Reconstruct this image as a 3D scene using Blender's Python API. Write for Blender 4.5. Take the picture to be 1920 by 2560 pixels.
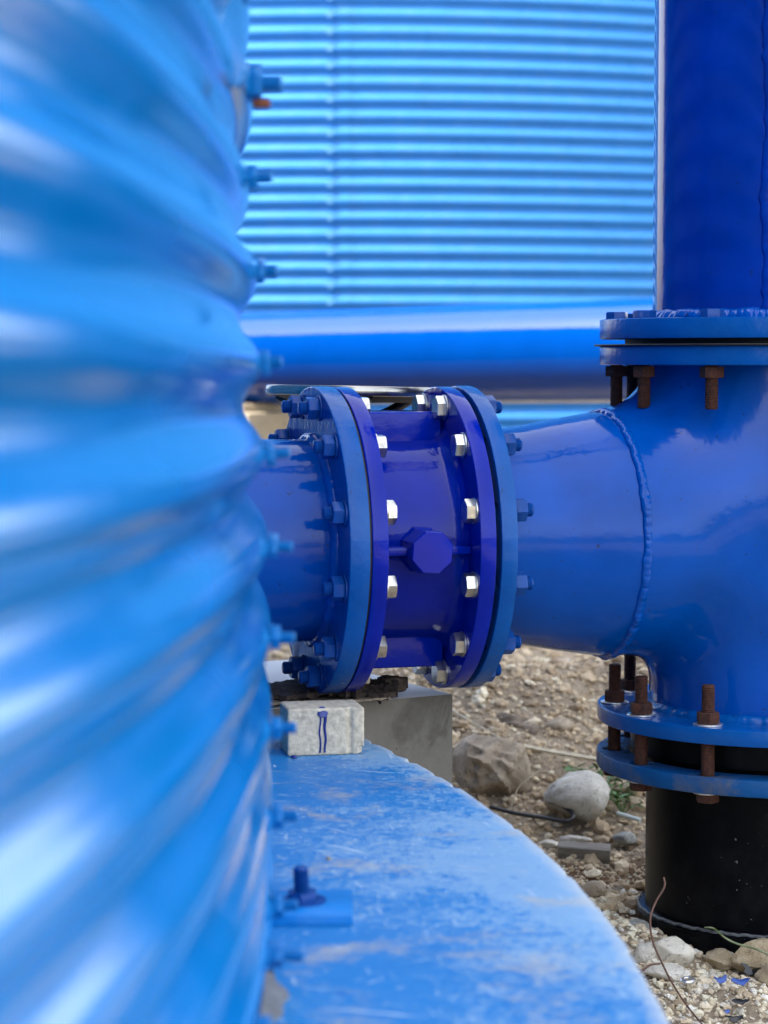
import bpy, bmesh, math, random
import numpy as np
from mathutils import Vector, Matrix, Euler
R = math.radians
PI = math.pi
random.seed(7); rng = np.random.default_rng(11)
for o in list(bpy.data.objects): bpy.data.objects.remove(o)
sc = bpy.context.scene
COL = sc.collection

# ------------------------------------------------------------------ camera, light, exposure
cd = bpy.data.cameras.new('camera'); cam = bpy.data.objects.new('camera', cd); COL.objects.link(cam)
cd.sensor_fit = 'VERTICAL'; cd.sensor_height = 24.0; cd.lens = 24.0*5700/2560
cd.clip_start = 0.05; cd.clip_end = 2000
cd.dof.use_dof = True; cd.dof.focus_distance = 3.3; cd.dof.aperture_fstop = 3.6
cam.location = (0, 0, 0.542); cam.rotation_euler = (R(90-3.875), 0, 0)
sc.camera = cam
SUN_EL, SUN_AZ = 58, 245         # azimuth clockwise from +Y: behind and left, over the near tank, whose shade covers the valve
w = bpy.data.worlds.new('World'); sc.world = w; w.use_nodes = True
nt = w.node_tree; nt.nodes.clear()
sky = nt.nodes.new('ShaderNodeTexSky'); sky.sky_type = 'NISHITA'; sky.sun_disc = False
sky.sun_elevation = R(SUN_EL); sky.sun_rotation = R(SUN_AZ); sky.dust_density = 3.0; sky.air_density = 1.0; sky.ozone_density = 1.0
hs = nt.nodes.new('ShaderNodeHueSaturation'); hs.inputs['Saturation'].default_value = 0.40
bg = nt.nodes.new('ShaderNodeBackground'); bg.inputs['Strength'].default_value = 0.15
wo = nt.nodes.new('ShaderNodeOutputWorld')
nt.links.new(sky.outputs[0], hs.inputs['Color']); nt.links.new(hs.outputs[0], bg.inputs[0]); nt.links.new(bg.outputs[0], wo.inputs[0])
sd = bpy.data.lights.new('sun', 'SUN'); sd.energy = 2.0; sd.angle = R(1.5); sd.color = (1.0, .95, .88)
so = bpy.data.objects.new('sun', sd); COL.objects.link(so)
_d = Vector((math.sin(R(SUN_AZ))*math.cos(R(SUN_EL)), math.cos(R(SUN_AZ))*math.cos(R(SUN_EL)), math.sin(R(SUN_EL))))
so.rotation_euler = _d.to_track_quat('Z', 'Y').to_euler()
vs = sc.view_settings; vs.view_transform = 'Standard'; vs.look = 'None'; vs.exposure = 2.45; vs.gamma = 1; vs.use_curve_mapping = False

# ------------------------------------------------------------------ materials
def new_mat(name):
    m = bpy.data.materials.new(name); m.use_nodes = True
    nt = m.node_tree; b = nt.nodes['Principled BSDF']
    return m, nt, b
def N(nt, typ, **kw):
    n = nt.nodes.new(typ)
    for k, v in kw.items():
        if k in n.inputs: n.inputs[k].default_value = v
        else: setattr(n, k, v)
    return n
def coords(nt, kind='Object', scale=(1, 1, 1)):
    tc = N(nt, 'ShaderNodeTexCoord'); mp = N(nt, 'ShaderNodeMapping'); mp.inputs['Scale'].default_value = scale
    nt.links.new(tc.outputs[kind], mp.inputs[0]); return mp.outputs[0]
def noise(nt, vec, scale, detail=4, rough=.55, dist=0):
    n = N(nt, 'ShaderNodeTexNoise'); n.inputs['Scale'].default_value = scale; n.inputs['Detail'].default_value = detail
    n.inputs['Roughness'].default_value = rough; n.inputs['Distortion'].default_value = dist
    nt.links.new(vec, n.inputs['Vector']); return n.outputs['Fac']
def ramp(nt, fac, stops):
    r = N(nt, 'ShaderNodeValToRGB'); e = r.color_ramp.elements
    while len(e) > 1: e.remove(e[-1])
    e[0].position = stops[0][0]; e[0].color = col4(stops[0][1])
    for p, c in stops[1:]:
        q = e.new(p); q.color = col4(c)
    nt.links.new(fac, r.inputs[0]); return r.outputs[0]
def col4(c):
    if isinstance(c, (int, float)): return (c, c, c, 1)
    return (c[0], c[1], c[2], 1)
def mix(nt, fac, a, b, mode='MIX'):
    m = N(nt, 'ShaderNodeMix', data_type='RGBA', blend_type=mode)
    for sock, v in ((m.inputs[0], fac), (m.inputs[6], a), (m.inputs[7], b)):
        if hasattr(v, 'links'): nt.links.new(v, sock)
        elif sock is m.inputs[0]: sock.default_value = v
        else: sock.default_value = col4(v)
    return m.outputs[2]
def math_(nt, op, a, b=0.0, clamp=False):
    m = N(nt, 'ShaderNodeMath', operation=op); m.use_clamp = clamp
    for i, v in ((0, a), (1, b)):
        if hasattr(v, 'links'): nt.links.new(v, m.inputs[i])
        else: m.inputs[i].default_value = v
    return m.outputs[0]
def bump(nt, b, layers):
    prev = None
    for h, st, dist in layers:
        bn = N(nt, 'ShaderNodeBump'); bn.inputs['Strength'].default_value = st; bn.inputs['Distance'].default_value = dist
        nt.links.new(h, bn.inputs['Height'])
        if prev is not None: nt.links.new(prev, bn.inputs['Normal'])
        prev = bn.outputs[0]
    nt.links.new(prev, b.inputs['Normal'])

PK = .53; SK = .74
def paint(name, base, rough=.28, vary=.25, peel=.25, wave=.25, specks=.0, dust=None, coat=.0, chips=None, spec=.22):
    """glossy brushed or sprayed enamel with orange peel, soft waviness, dust and small dirt specks"""
    base = tuple(q*PK for q in base); dust = dust and (tuple(q*PK for q in dust[0]), dust[1]); chips = chips and (tuple(q*PK for q in chips[0]),)+tuple(chips[1:])
    m, nt, b = new_mat(name); v = coords(nt)
    n1 = noise(nt, v, 9, 5); n2 = noise(nt, v, 55, 3); n3 = noise(nt, v, 320, 2)
    c = mix(nt, ramp(nt, n1, [(.3, 0), (.7, 1)]), tuple(x*(1-vary) for x in base), tuple(min(1, x*(1+vary)) for x in base))
    if dust:
        nd = noise(nt, v, 14, 6, .7, .6)
        c = mix(nt, math_(nt, 'MULTIPLY', ramp(nt, nd, [(.48, 0), (.75, 1)]), dust[1]), c, dust[0])
    if specks:
        ns = noise(nt, v, 140, 1, .3)
        c = mix(nt, math_(nt, 'MULTIPLY', ramp(nt, ns, [(.76, 0), (.79, 1)]), specks), c, (.01, .015, .03))
    rr = math_(nt, 'ADD', math_(nt, 'MULTIPLY', n1, .18), rough-.09)
    if chips:
        nc = noise(nt, v, chips[1], 5, .6, .8)
        sep = N(nt, 'ShaderNodeSeparateXYZ'); nt.links.new(v, sep.inputs[0])
        zone = math_(nt, 'MULTIPLY', math_(nt, 'SUBTRACT', chips[2], sep.outputs[2]), 9.0, True) if chips[2] is not None else 1.0
        f = math_(nt, 'MULTIPLY', ramp(nt, nc, [(chips[3], 0), (chips[3]+.015, 1)]), zone)
        c = mix(nt, f, c, chips[0]); rr = math_(nt, 'ADD', rr, math_(nt, 'MULTIPLY', f, .4))
    nt.links.new(c, b.inputs['Base Color']); nt.links.new(rr, b.inputs['Roughness'])
    b.inputs['Specular IOR Level'].default_value = spec
    if coat: b.inputs['Coat Weight'].default_value = coat; b.inputs['Coat Roughness'].default_value = .08
    bump(nt, b, [(n1, wave, .02), (n2, peel, .004), (n3, peel*.6, .0008)])
    return m

M = {}
TANK = (.000, .355, 1.02)
M['tank'] = paint('tank_paint', TANK, .13, .05, .0, .0, spec=.52)
M['tank_far'] = paint('far_tank_paint', (.07, .37, .94), .30, .05, .02, .05, dust=((.45, .6, .72), .12))
M['pipe'] = paint('pipe_paint', (.000, .115, .62), .10, .16, .05, .10, specks=.7, dust=((.000, .14, .62), .3))
M['flange'] = paint('flange_paint', (.001, .135, .56), .22, .15, .20, .2, specks=.6, dust=((.03, .18, .55), .4))
M['flange_chipped'] = paint('chipped_flange_paint', (.001, .135, .56), .22, .15, .25, .2, specks=.6, dust=((.05, .20, .52), .4),
                            chips=((.20, .21, .20), 16, -.12, .54))
M['valve'] = paint('valve_enamel', (.000, .022, .50), .09, .2, .06, .14, spec=.22, dust=((.000, .030, .50), .3),
                   chips=((.04, .10, .48), 34, -.05, .72))
M['riser'] = paint('riser_paint', (.000, .048, .48), .07, .2, .03, .03, specks=.4)
M['far_pipe'] = paint('far_pipe_paint', (.000, .085, .46), .06, .06, .02, .04, spec=.42)
M['old_flange'] = paint('weathered_flange_paint', (.003, .12, .40), .45, .2, .3, .1, dust=((.22, .21, .18), .8),
                        chips=((.14, .19, .24), 7, None, .60))
M['plate'] = paint('painted_plate', (.000, .34, .98), .5, .2, .3, .1, dust=((.3, .5, .8), .3))
M['nut_blue'] = paint('painted_nut', (.008, .10, .46), .25, .2, .3, .1, specks=.5)
M['nut_tank'] = paint('painted_tank_bolt', (.004, .28, .80), .33, .2, .3, .1)

def simple(name, base, rough=.5, metallic=0, scale=40, vary=.3, bs=.3, bd=.002, second=None, thr=.5):
    if metallic < .5: base = tuple(q*SK for q in base); second = second and tuple(q*SK for q in second)
    m, nt, b = new_mat(name); v = coords(nt)
    n = noise(nt, v, scale, 6, .65)
    c = mix(nt, ramp(nt, n, [(.3, 0), (.7, 1)]), tuple(x*(1-vary) for x in base), tuple(min(1, x*(1+vary)) for x in base))
    if second:
        n2 = noise(nt, v, scale*.35, 5, .7)
        c = mix(nt, ramp(nt, n2, [(thr, 0), (thr+.12, 1)]), c, second)
    nt.links.new(c, b.inputs['Base Color']); b.inputs['Roughness'].default_value = rough; b.inputs['Metallic'].default_value = metallic
    bump(nt, b, [(n, bs, bd)])
    return m
M['bolt_far'] = simple('pale_painted_bolt', (.10, .34, .66), .45, 0, 60, .1, .1, .001)
M['steel'] = simple('zinc_steel', (.62, .60, .54), .30, 1.0, 60, .2, .2, .001, (.36, .33, .27), .56)
M['washer'] = simple('bright_washer', (.70, .69, .68), .33, .9, 60, .2, .1, .001)
M['rust'] = simple('rusty_steel', (.075, .022, .010), .85, .1, 260, .6, .6, .001, (.035, .012, .008), .5)
M['chrome'] = simple('dull_chrome', (.34, .33, .30), .25, 1.0, 30, .25, .1, .001, (.10, .09, .07), .5)
M['black_metal'] = simple('black_painted_metal', (.012, .012, .013), .35, .2, 40, .3, .2, .001)
M['rubber'] = simple('black_rubber', (.008, .008, .009), .6, 0, 60, .2, .3, .001)
M['brass'] = simple('corroded_orange_metal', (.24, .07, .025), .8, .1, 160, .5, .5, .001)
M['paver'] = simple('cement_paver', (.72, .64, .49), .9, 0, 110, .30, .9, .002, (.44, .40, .32), .56)
M['drip'] = simple('blue_drip', (.01, .03, .24), .3, 0, 90, .3, .1, .001)
M['bark'] = simple('torn_brown_board', (.060, .042, .034), .95, 0, 90, .6, 1.0, .006, (.13, .10, .08), .56)
M['ply'] = simple('pale_plywood', (.30, .24, .17), .9, 0, 60, .4, .6, .002, (.05, .045, .04), .52)
M['mortar'] = simple('grey_mortar', (.19, .20, .22), .9, 0, 60, .3, .8, .004)
M['leaf'] = simple('leaf_green', (.08, .20, .035), .5, 0, 60, .5, .2, .001)
M['grass'] = simple('grass_green', (.11, .19, .03), .55, 0, 60, .4, .2, .001)
M['drystem'] = simple('dry_stem', (.62, .54, .38), .8, 0, 60, .3, .3, .001)
M['greenstem'] = simple('pale_green_stem', (.28, .32, .18), .6, 0, 40, .35, .2, .001, (.10, .15, .03), .5)
M['wire'] = simple('brown_wire', (.15, .075, .05), .6, .3, 90, .4, .4, .001)
M['strap'] = simple('black_strap', (.013, .013, .015), .35, 0, 40, .3, .2, .001)
M['flake'] = simple('blue_flake', (.03, .09, .38), .4, 0, 40, .35, .3, .001)
M['tube'] = simple('white_tube', (.62, .70, .66), .4, 0, 40, .1, .1, .001)

def m_pad():
    m, nt, b = new_mat('worn_blue_concrete'); v = coords(nt)
    blue = mix(nt, noise(nt, v, 5, 4), (.000, .15, .43), (.000, .21, .53))
    tc = N(nt, 'ShaderNodeTexCoord')
    ln = N(nt, 'ShaderNodeVectorMath', operation='LENGTH')
    sx = N(nt, 'ShaderNodeVectorMath', operation='MULTIPLY'); sx.inputs[1].default_value = (1, 1, 0)
    nt.links.new(tc.outputs['Object'], sx.inputs[0]); nt.links.new(sx.outputs[0], ln.inputs[0])
    rad = ln.outputs['Value']
    nA = noise(nt, v, 2.6, 5, .6, 0); nB = noise(nt, v, 17, 7, .72, .2); nF = noise(nt, v, 230, 5, .75); nM = noise(nt, v, 80, 6, .75)
    edge = math_(nt, 'MULTIPLY', math_(nt, 'SUBTRACT', rad, 3.73), 3.6, True)
    # abraded, chalky paint: cloudy at arm's length, broken into fine specks and short scratches close up
    a = math_(nt, 'ADD', math_(nt, 'MULTIPLY', nA, .50), math_(nt, 'MULTIPLY', nB, .30))
    a = math_(nt, 'ADD', a, math_(nt, 'MULTIPLY', edge, .12)); a = math_(nt, 'ADD', a, math_(nt, 'MULTIPLY', nM, .50)); a = math_(nt, 'ADD', a, math_(nt, 'MULTIPLY', nF, .52))
    cl = ramp(nt, a, [(.94, 0), (1.06, .22), (1.16, .55), (1.32, 1)])
    c = mix(nt, math_(nt, 'MULTIPLY', cl, .62), blue, (.29, .44, .55))
    sand = ramp(nt, math_(nt, 'ADD', noise(nt, v, 6.3, 5, .6, .3), math_(nt, 'MULTIPLY', nM, .3)), [(.70, 0), (.83, 1)])
    c = mix(nt, math_(nt, 'MULTIPLY', sand, .7), c, (.42, .39, .33))
    for rz, sc_, th in ((.3, (14, 150, 1), .69), (1.4, (12, 120, 1), .70), (2.4, (20, 190, 1), .70), (.9, (9, 170, 1), .715)):
        tcs = N(nt, 'ShaderNodeTexCoord'); mp = N(nt, 'ShaderNodeMapping'); mp.inputs['Rotation'].default_value = (0, 0, rz)
        nt.links.new(tcs.outputs['Object'], mp.inputs[0]); mp2 = N(nt, 'ShaderNodeMapping'); mp2.inputs['Scale'].default_value = sc_
        nt.links.new(mp.outputs[0], mp2.inputs[0])
        nS = noise(nt, mp2.outputs[0], .9, 3, .6, .5)
        c = mix(nt, ramp(nt, nS, [(th-.025, 0), (th, .85)]), c, (.44, .55, .64))
    nd = noise(nt, v, 60, 2, .4)
    c = mix(nt, ramp(nt, nd, [(.735, 0), (.755, .6)]), c, (.001, .06, .36))
    nd2 = noise(nt, v, 95, 1, .4)
    c = mix(nt, ramp(nt, nd2, [(.755, 0), (.77, .7)]), c, (.48, .58, .66))
    rim = math_(nt, 'MULTIPLY', math_(nt, 'SUBTRACT', math_(nt, 'ADD', rad, math_(nt, 'MULTIPLY', nB, .030)), 4.0263-.001), 45, True)
    c = mix(nt, rim, c, (.44, .48, .50))
    nt.links.new(c, b.inputs['Base Color'])
    nt.links.new(math_(nt, 'ADD', math_(nt, 'MULTIPLY', cl, .25), .42), b.inputs['Roughness'])
    bump(nt, b, [(nB, .25, .006), (nF, .4, .0012)])
    return m
M['pad'] = m_pad()
def m_pad_side():
    m, nt, b = new_mat('pad_side_concrete'); v = coords(nt)
    n = noise(nt, v, 20, 6)
    nt.links.new(ramp(nt, n, [(.3, (.26, .26, .25)), (.7, (.4, .4, .38))]), b.inputs['Base Color']); b.inputs['Roughness'].default_value = .9
    bump(nt, b, [(n, .5, .006)]); return m
M['pad_side'] = m_pad_side()
def m_block():
    m, nt, b = new_mat('trowelled_concrete'); v = coords(nt)
    n1 = noise(nt, v, 4.5, 6, .6, .9); n2 = noise(nt, v, 60, 5, .7)
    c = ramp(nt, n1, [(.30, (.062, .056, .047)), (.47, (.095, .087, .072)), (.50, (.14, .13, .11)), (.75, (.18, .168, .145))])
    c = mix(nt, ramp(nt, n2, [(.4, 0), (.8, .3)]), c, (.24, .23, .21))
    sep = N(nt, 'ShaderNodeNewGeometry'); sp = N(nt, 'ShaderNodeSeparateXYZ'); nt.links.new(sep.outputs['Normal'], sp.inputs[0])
    # sky light on the top painted in as a paler colour than the sides
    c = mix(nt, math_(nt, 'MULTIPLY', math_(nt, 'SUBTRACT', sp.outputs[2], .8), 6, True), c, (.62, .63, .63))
    nt.links.new(c, b.inputs['Base Color']); b.inputs['Roughness'].default_value = .8
    bump(nt, b, [(n2, .35, .002), (n1, .3, .004)]); return m
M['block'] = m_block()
def m_ground():
    m, nt, b = new_mat('gravelly_earth'); v = coords(nt)
    n1 = noise(nt, v, 3, 6, .6); n2 = noise(nt, v, 60, 6, .7)
    vo = N(nt, 'ShaderNodeTexVoronoi'); vo.inputs['Scale'].default_value = 90; nt.links.new(v, vo.inputs['Vector'])
    c = mix(nt, n2, (.15, .11, .07), (.40, .32, .22))
    c = mix(nt, ramp(nt, n1, [(.45, 0), (.7, .5)]), c, (.22, .165, .105))
    gd = N(nt, 'ShaderNodeVectorMath', operation='LENGTH'); tg = N(nt, 'ShaderNodeTexCoord'); nt.links.new(tg.outputs['Object'], gd.inputs[0])
    # unseen far ground is darkened to dim its brown reflection in the tank ribs
    c = mix(nt, math_(nt, 'MULTIPLY', math_(nt, 'SUBTRACT', math_(nt, 'ADD', gd.outputs['Value'], math_(nt, 'MULTIPLY', n1, 3)), 9), .5, True), c, mix(nt, n2, (.018, .03, .012), (.05, .06, .03)))
    # patch of damp orange soil against the black pipe
    d = N(nt, 'ShaderNodeVectorMath', operation='DISTANCE'); d.inputs[1].default_value = (.41, 3.66, -.33)
    tc = N(nt, 'ShaderNodeTexCoord'); nt.links.new(tc.outputs['Object'], d.inputs[0])
    f = math_(nt, 'SUBTRACT', math_(nt, 'ADD', .19, math_(nt, 'MULTIPLY', n2, .10)), d.outputs['Value'])
    c = mix(nt, math_(nt, 'MULTIPLY', f, 14, True), c, (.11, .055, .022))
    nt.links.new(c, b.inputs['Base Color']); b.inputs['Roughness'].default_value = .95
    bump(nt, b, [(n2, .8, .012), (vo.outputs['Distance'], .5, .006)]); return m
M['ground'] = m_ground()
def m_pebble(name, stops, rough=.88):
    stops = [(p, (min(.80, c[0]*1.56), min(.78, c[1]*1.45), c[2]*1.26)) for p, c in stops]
    m, nt, b = new_mat(name); g = N(nt, 'ShaderNodeNewGeometry'); v = coords(nt)
    c = ramp(nt, g.outputs['Random Per Island'], stops)
    n = noise(nt, v, 240, 3, .6)
    c = mix(nt, ramp(nt, n, [(.35, .3), (.65, 0)]), c, (.13, .105, .075))
    nt.links.new(c, b.inputs['Base Color']); b.inputs['Roughness'].default_value = rough; bump(nt, b, [(n, .4, .001)]); return m
M['pebble'] = m_pebble('gravel_stones', [(0, (.20, .16, .115)), (.15, (.46, .42, .35)), (.3, (.30, .245, .175)), (.45, (.56, .52, .45)), (.6, (.36, .32, .26)), (.75, (.64, .61, .55)), (.88, (.26, .24, .22)), (1, (.42, .34, .24))])
M['pebble_dirt'] = m_pebble('earthy_gravel', [(0, (.16, .12, .08)), (.2, (.36, .30, .22)), (.45, (.22, .17, .115)), (.6, (.46, .40, .31)), (.8, (.28, .23, .17)), (1, (.54, .49, .41))])
def m_rock(name, a, bcol, spots=None, sc_=30):
    a, bcol, spots = [c and tuple(q*.98 for q in c) for c in (a, bcol, spots)]
    m, nt, b = new_mat(name); v = coords(nt)
    n1 = noise(nt, v, sc_, 7, .7); n2 = noise(nt, v, sc_*5, 4, .6)
    c = mix(nt, ramp(nt, n1, [(.35, 0), (.65, 1)]), a, bcol)
    if spots: c = mix(nt, ramp(nt, n2, [(.58, 0), (.64, .8)]), c, spots)
    nt.links.new(c, b.inputs['Base Color']); b.inputs['Roughness'].default_value = .85
    bump(nt, b, [(n1, .6, .008), (n2, .5, .002)]); return m
M['granite'] = m_rock('pale_granite', (.40, .37, .31), (.56, .53, .46), (.20, .19, .18))
M['tan'] = m_rock('tan_rubble', (.22, .165, .11), (.42, .345, .245), (.13, .10, .07), 24)
M['greyrock'] = m_rock('speckled_grey_rock', (.22, .22, .20), (.36, .35, .32), (.10, .10, .09), 40)
M['pale'] = m_rock('cream_rock', (.46, .42, .34), (.62, .58, .50), (.24, .22, .18), 26)
M['brownrock'] = m_rock('brown_rock', (.28, .21, .12), (.44, .36, .24), (.18, .13, .08), 34)
M['clod'] = m_rock('earth_clod', (.08, .058, .038), (.22, .17, .12), None, 26)
def m_black_pipe():
    m, nt, b = new_mat('black_hdpe'); v = coords(nt)
    n = noise(nt, v, 26, 5, .7); n2 = noise(nt, v, 170, 2, .5); ns = noise(nt, coords(nt, 'Object', (3, 3, 90)), 2, 5, .7, .6)
    c = mix(nt, ramp(nt, n, [(.45, 0), (.85, .3)]), (.0012, .0016, .003), (.022, .023, .024))
    c = mix(nt, ramp(nt, n2, [(.74, 0), (.77, .6)]), c, (.25, .24, .22))
    c = mix(nt, ramp(nt, ns, [(.70, 0), (.74, .3)]), c, (.10, .11, .12))
    nt.links.new(c, b.inputs['Base Color']); b.inputs['Roughness'].default_value = .30; b.inputs['Specular IOR Level'].default_value = .10
    bump(nt, b, [(n, .1, .004)]); return m
M['hdpe'] = m_black_pipe()
def m_wood():
    m, nt, b = new_mat('weathered_wood'); v = coords(nt, 'Object', (6, 70, 70)); n = noise(nt, v, 2, 6, .7, .3)
    c = ramp(nt, n, [(.3, (.07, .06, .05)), (.5, (.17, .15, .125)), (.7, (.26, .24, .205))])
    nt.links.new(c, b.inputs['Base Color']); b.inputs['Roughness'].default_value = .9; bump(nt, b, [(n, .7, .003)]); return m
M['wood'] = m_wood()
M['slab'] = simple('white_rubble_concrete', (.66, .66, .62), .9, 0, 20, .2, .4, .004)
M['curb'] = simple('far_grey_concrete', (.34, .33, .31), .9, 0, 12, .25, .4, .004)
M['pier'] = simple('beige_concrete', (.50, .41, .28), .9, 0, 6, .3, .4, .004, (.30, .2, .1), .58)

# ------------------------------------------------------------------ object helpers
def link(name, me, m=None, parent=None, loc=(0, 0, 0), rot=(0, 0, 0)):
    o = bpy.data.objects.new(name, me); COL.objects.link(o)
    if m is not None and me is not None and not me.materials: me.materials.append(M[m])
    o.parent = parent; o.location = loc; o.rotation_euler = rot
    return o
def tag(o, label, cat, group=None, kind=None):
    if label: o['label'] = label
    if cat: o['category'] = cat
    if group: o['group'] = group
    if kind: o['kind'] = kind
    return o
def thing(name, label, cat, loc, rotz=0, group=None):
    o = bpy.data.objects.new(name, None); COL.objects.link(o); o.empty_display_size = .05
    o.location = loc; o.rotation_euler = (0, 0, rotz)
    return tag(o, label, cat, group)
def copy_part(o, parent, loc=None, rot=None):
    c = o.copy(); COL.objects.link(c); c.parent = parent
    if loc is not None: c.location = loc
    if rot is not None: c.rotation_euler = rot
    for ch in list(o.children): copy_part(ch, c)
    return c
def finish(me, angle=32):
    me.polygons.foreach_set('use_smooth', [True]*len(me.polygons))
    if angle is not None: me.set_sharp_from_angle(angle=R(angle))
    me.update(); return me
def from_py(name, vs_, fs, angle=32):
    me = bpy.data.meshes.new(name); me.from_pydata([tuple(v) for v in vs_], [], fs); me.validate(); return finish(me, angle)
def grid_mesh(name, P, closed_u=False, angle=None):
    """P: array (nu, nv, 3)"""
    nu, nv = P.shape[:2]
    idx = np.arange(nu*nv).reshape(nu, nv)
    a = idx if closed_u else idx[:-1]
    b = np.roll(idx, -1, 0) if closed_u else idx[1:]
    q = np.stack([a[:, :-1], b[:, :-1], b[:, 1:], a[:, 1:]], -1).reshape(-1, 4)
    return np_mesh(name, P.reshape(-1, 3), q, angle)
def np_mesh(name, V, F, angle=None, smooth=True):
    me = bpy.data.meshes.new(name); k = F.shape[1]
    me.vertices.add(len(V)); me.vertices.foreach_set('co', np.asarray(V, dtype=np.float32).ravel())
    me.loops.add(F.size); me.loops.foreach_set('vertex_index', F.astype(np.int32).ravel())
    me.polygons.add(len(F)); me.polygons.foreach_set('loop_start', np.arange(0, F.size, k, dtype=np.int32))
    me.update(calc_edges=True)
    me.polygons.foreach_set('use_smooth', [smooth]*len(F))
    if angle is not None: me.set_sharp_from_angle(angle=R(angle))
    me.update(); return me
def lathe(name, prof, segs=96, axis='z', angle=32):
    """prof: list of (radius, height) from start to end"""
    vs_, fs = [], []; n = len(prof)
    for i in range(segs):
        a = 2*PI*i/segs; c, s = math.cos(a), math.sin(a)
        for r, h in prof:
            vs_.append((r*c, r*s, h) if axis == 'z' else (h, r*c, r*s))
    for i in range(segs):
        j = (i+1) % segs
        for k in range(n-1):
            q = [i*n+k, j*n+k, j*n+k+1, i*n+k+1]
            fs.append(q)
    me = bpy.data.meshes.new(name); me.from_pydata(vs_, [], fs)
    bm = bmesh.new(); bm.from_mesh(me); bmesh.ops.remove_doubles(bm, verts=bm.verts, dist=1e-6)
    bmesh.ops.recalc_face_normals(bm, faces=bm.faces); bm.to_mesh(me); bm.free()
    return finish(me, angle)
def plate(name, r, bore, holes, th, bev=.0015, rot=0, axis='z', rb=None, hr=.011, phase=0, edge_noise=0):
    """round flange plate with real bolt holes; lies from 0 to th along its axis"""
    cu = bpy.data.curves.new(name, 'CURVE'); cu.dimensions = '2D'; cu.fill_mode = 'BOTH'
    cu.extrude = th/2-bev; cu.bevel_depth = bev; cu.offset = -bev; cu.bevel_resolution = 1
    def loop(cx, cy, rr, n, nz=0):
        s = cu.splines.new('POLY'); s.points.add(n-1); s.use_cyclic_u = True
        for i in range(n):
            a = 2*PI*i/n; q = rr+nz*(math.sin(a*37)+math.sin(a*61+1)+math.sin(a*97))*.4
            s.points[i].co = (cx+q*math.cos(a), cy+q*math.sin(a), 0, 1)
    loop(0, 0, r, 180, edge_noise); loop(0, 0, bore, 96)
    for k in range(holes):
        a = phase+2*PI*k/holes; loop(rb*math.cos(a), rb*math.sin(a), hr, 16)
    o = bpy.data.objects.new('tmp', cu); COL.objects.link(o)
    dg = bpy.context.evaluated_depsgraph_get(); me = bpy.data.meshes.new_from_object(o.evaluated_get(dg))
    bpy.data.objects.remove(o); bpy.data.curves.remove(cu)
    me.transform(Matrix.Translation((0, 0, th/2)))
    if axis == 'x': me.transform(Matrix(((0, 0, 1, 0), (1, 0, 0, 0), (0, 1, 0, 0), (0, 0, 0, 1))))
    me.name = name; return finish(me, 30)
def box(name, sx, sy, sz, bev=.003, seg=2, jitter=0, cuts=0):
    bm = bmesh.new(); bmesh.ops.create_cube(bm, size=1)
    for v in bm.verts: v.co = Vector((v.co.x*sx, v.co.y*sy, v.co.z*sz))
    if bev: bmesh.ops.bevel(bm, geom=list(bm.edges), offset=bev, segments=seg, affect='EDGES', profile=.6)
    if cuts:
        bmesh.ops.subdivide_edges(bm, edges=[e for e in bm.edges if e.calc_length() > min(sx, sy, sz)*.3], cuts=cuts, use_grid_fill=True)
    if jitter:
        for v in bm.verts: v.co += Vector([random.uniform(-1, 1)*jitter for _ in range(3)])
    me = bpy.data.meshes.new(name); bm.to_mesh(me); bm.free(); return finish(me, 32)
def hexa(name, af, h, axis='z', hole=0, cham=.0016, both=False):
    """hexagon head or nut from 0 to h along the axis, corners chamfered"""
    rc = af/math.sqrt(3)
    secs = [(0, rc*(.93 if both else 1), 0)] + ([(cham, rc, 0)] if both else []) + [(h-cham, rc, 0), (h, rc*.93, 0)]
    vs_, fs = [], []; n = 12
    for z, r_, _ in secs:
        for i in range(n):
            a = PI*i/6; corner = (i % 2 == 0)
            rr = r_ if corner else (af/2 if r_ > rc*.94 else af/2*.985)
            vs_.append((rr*math.cos(a), rr*math.sin(a), z))
    for k in range(len(secs)-1):
        for i in range(n): j = (i+1) % n; fs.append((k*n+i, k*n+j, (k+1)*n+j, (k+1)*n+i))
    top = len(vs_)-n
    if hole:
        b0 = len(vs_)
        for z in (h, 0):
            for i in range(n): a = PI*i/6; vs_.append((hole*math.cos(a), hole*math.sin(a), z))
        for i in range(n):
            j = (i+1) % n
            fs += [(top+i, top+j, b0+j, b0+i), (b0+i, b0+j, b0+n+j, b0+n+i), (i, b0+n+i, b0+n+j, j)]
    else:
        fs.append(tuple(range(top, top+n))); fs.append(tuple(reversed(range(n))))
    if axis == 'x': vs_ = [(z, x, y) for x, y, z in vs_]
    return from_py(name, vs_, fs, 25)
def thread(name, r, L, pitch=.0028, segs=16, axis='z', depth=.0011, plain=0):
    prof = [(0, 0), (r-depth, 0)]; h = 0
    if plain: prof = [(0, 0), (r, 0), (r, plain)]; h = plain
    while h < L-pitch:
        prof += [(r-depth, h+.1*pitch), (r, h+.5*pitch)]; h += pitch
    prof += [(r-depth, L-.001), (r-2*depth, L), (0, L)]
    return lathe(name, prof, segs, axis, 60)
def washer(name, r, hole, th, axis='z'):
    return lathe(name, [(hole, 0), (r-.0006, 0), (r, .0005), (r, th-.0005), (r-.0006, th), (hole, th), (hole, 0)], 28, axis, 35)
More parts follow.
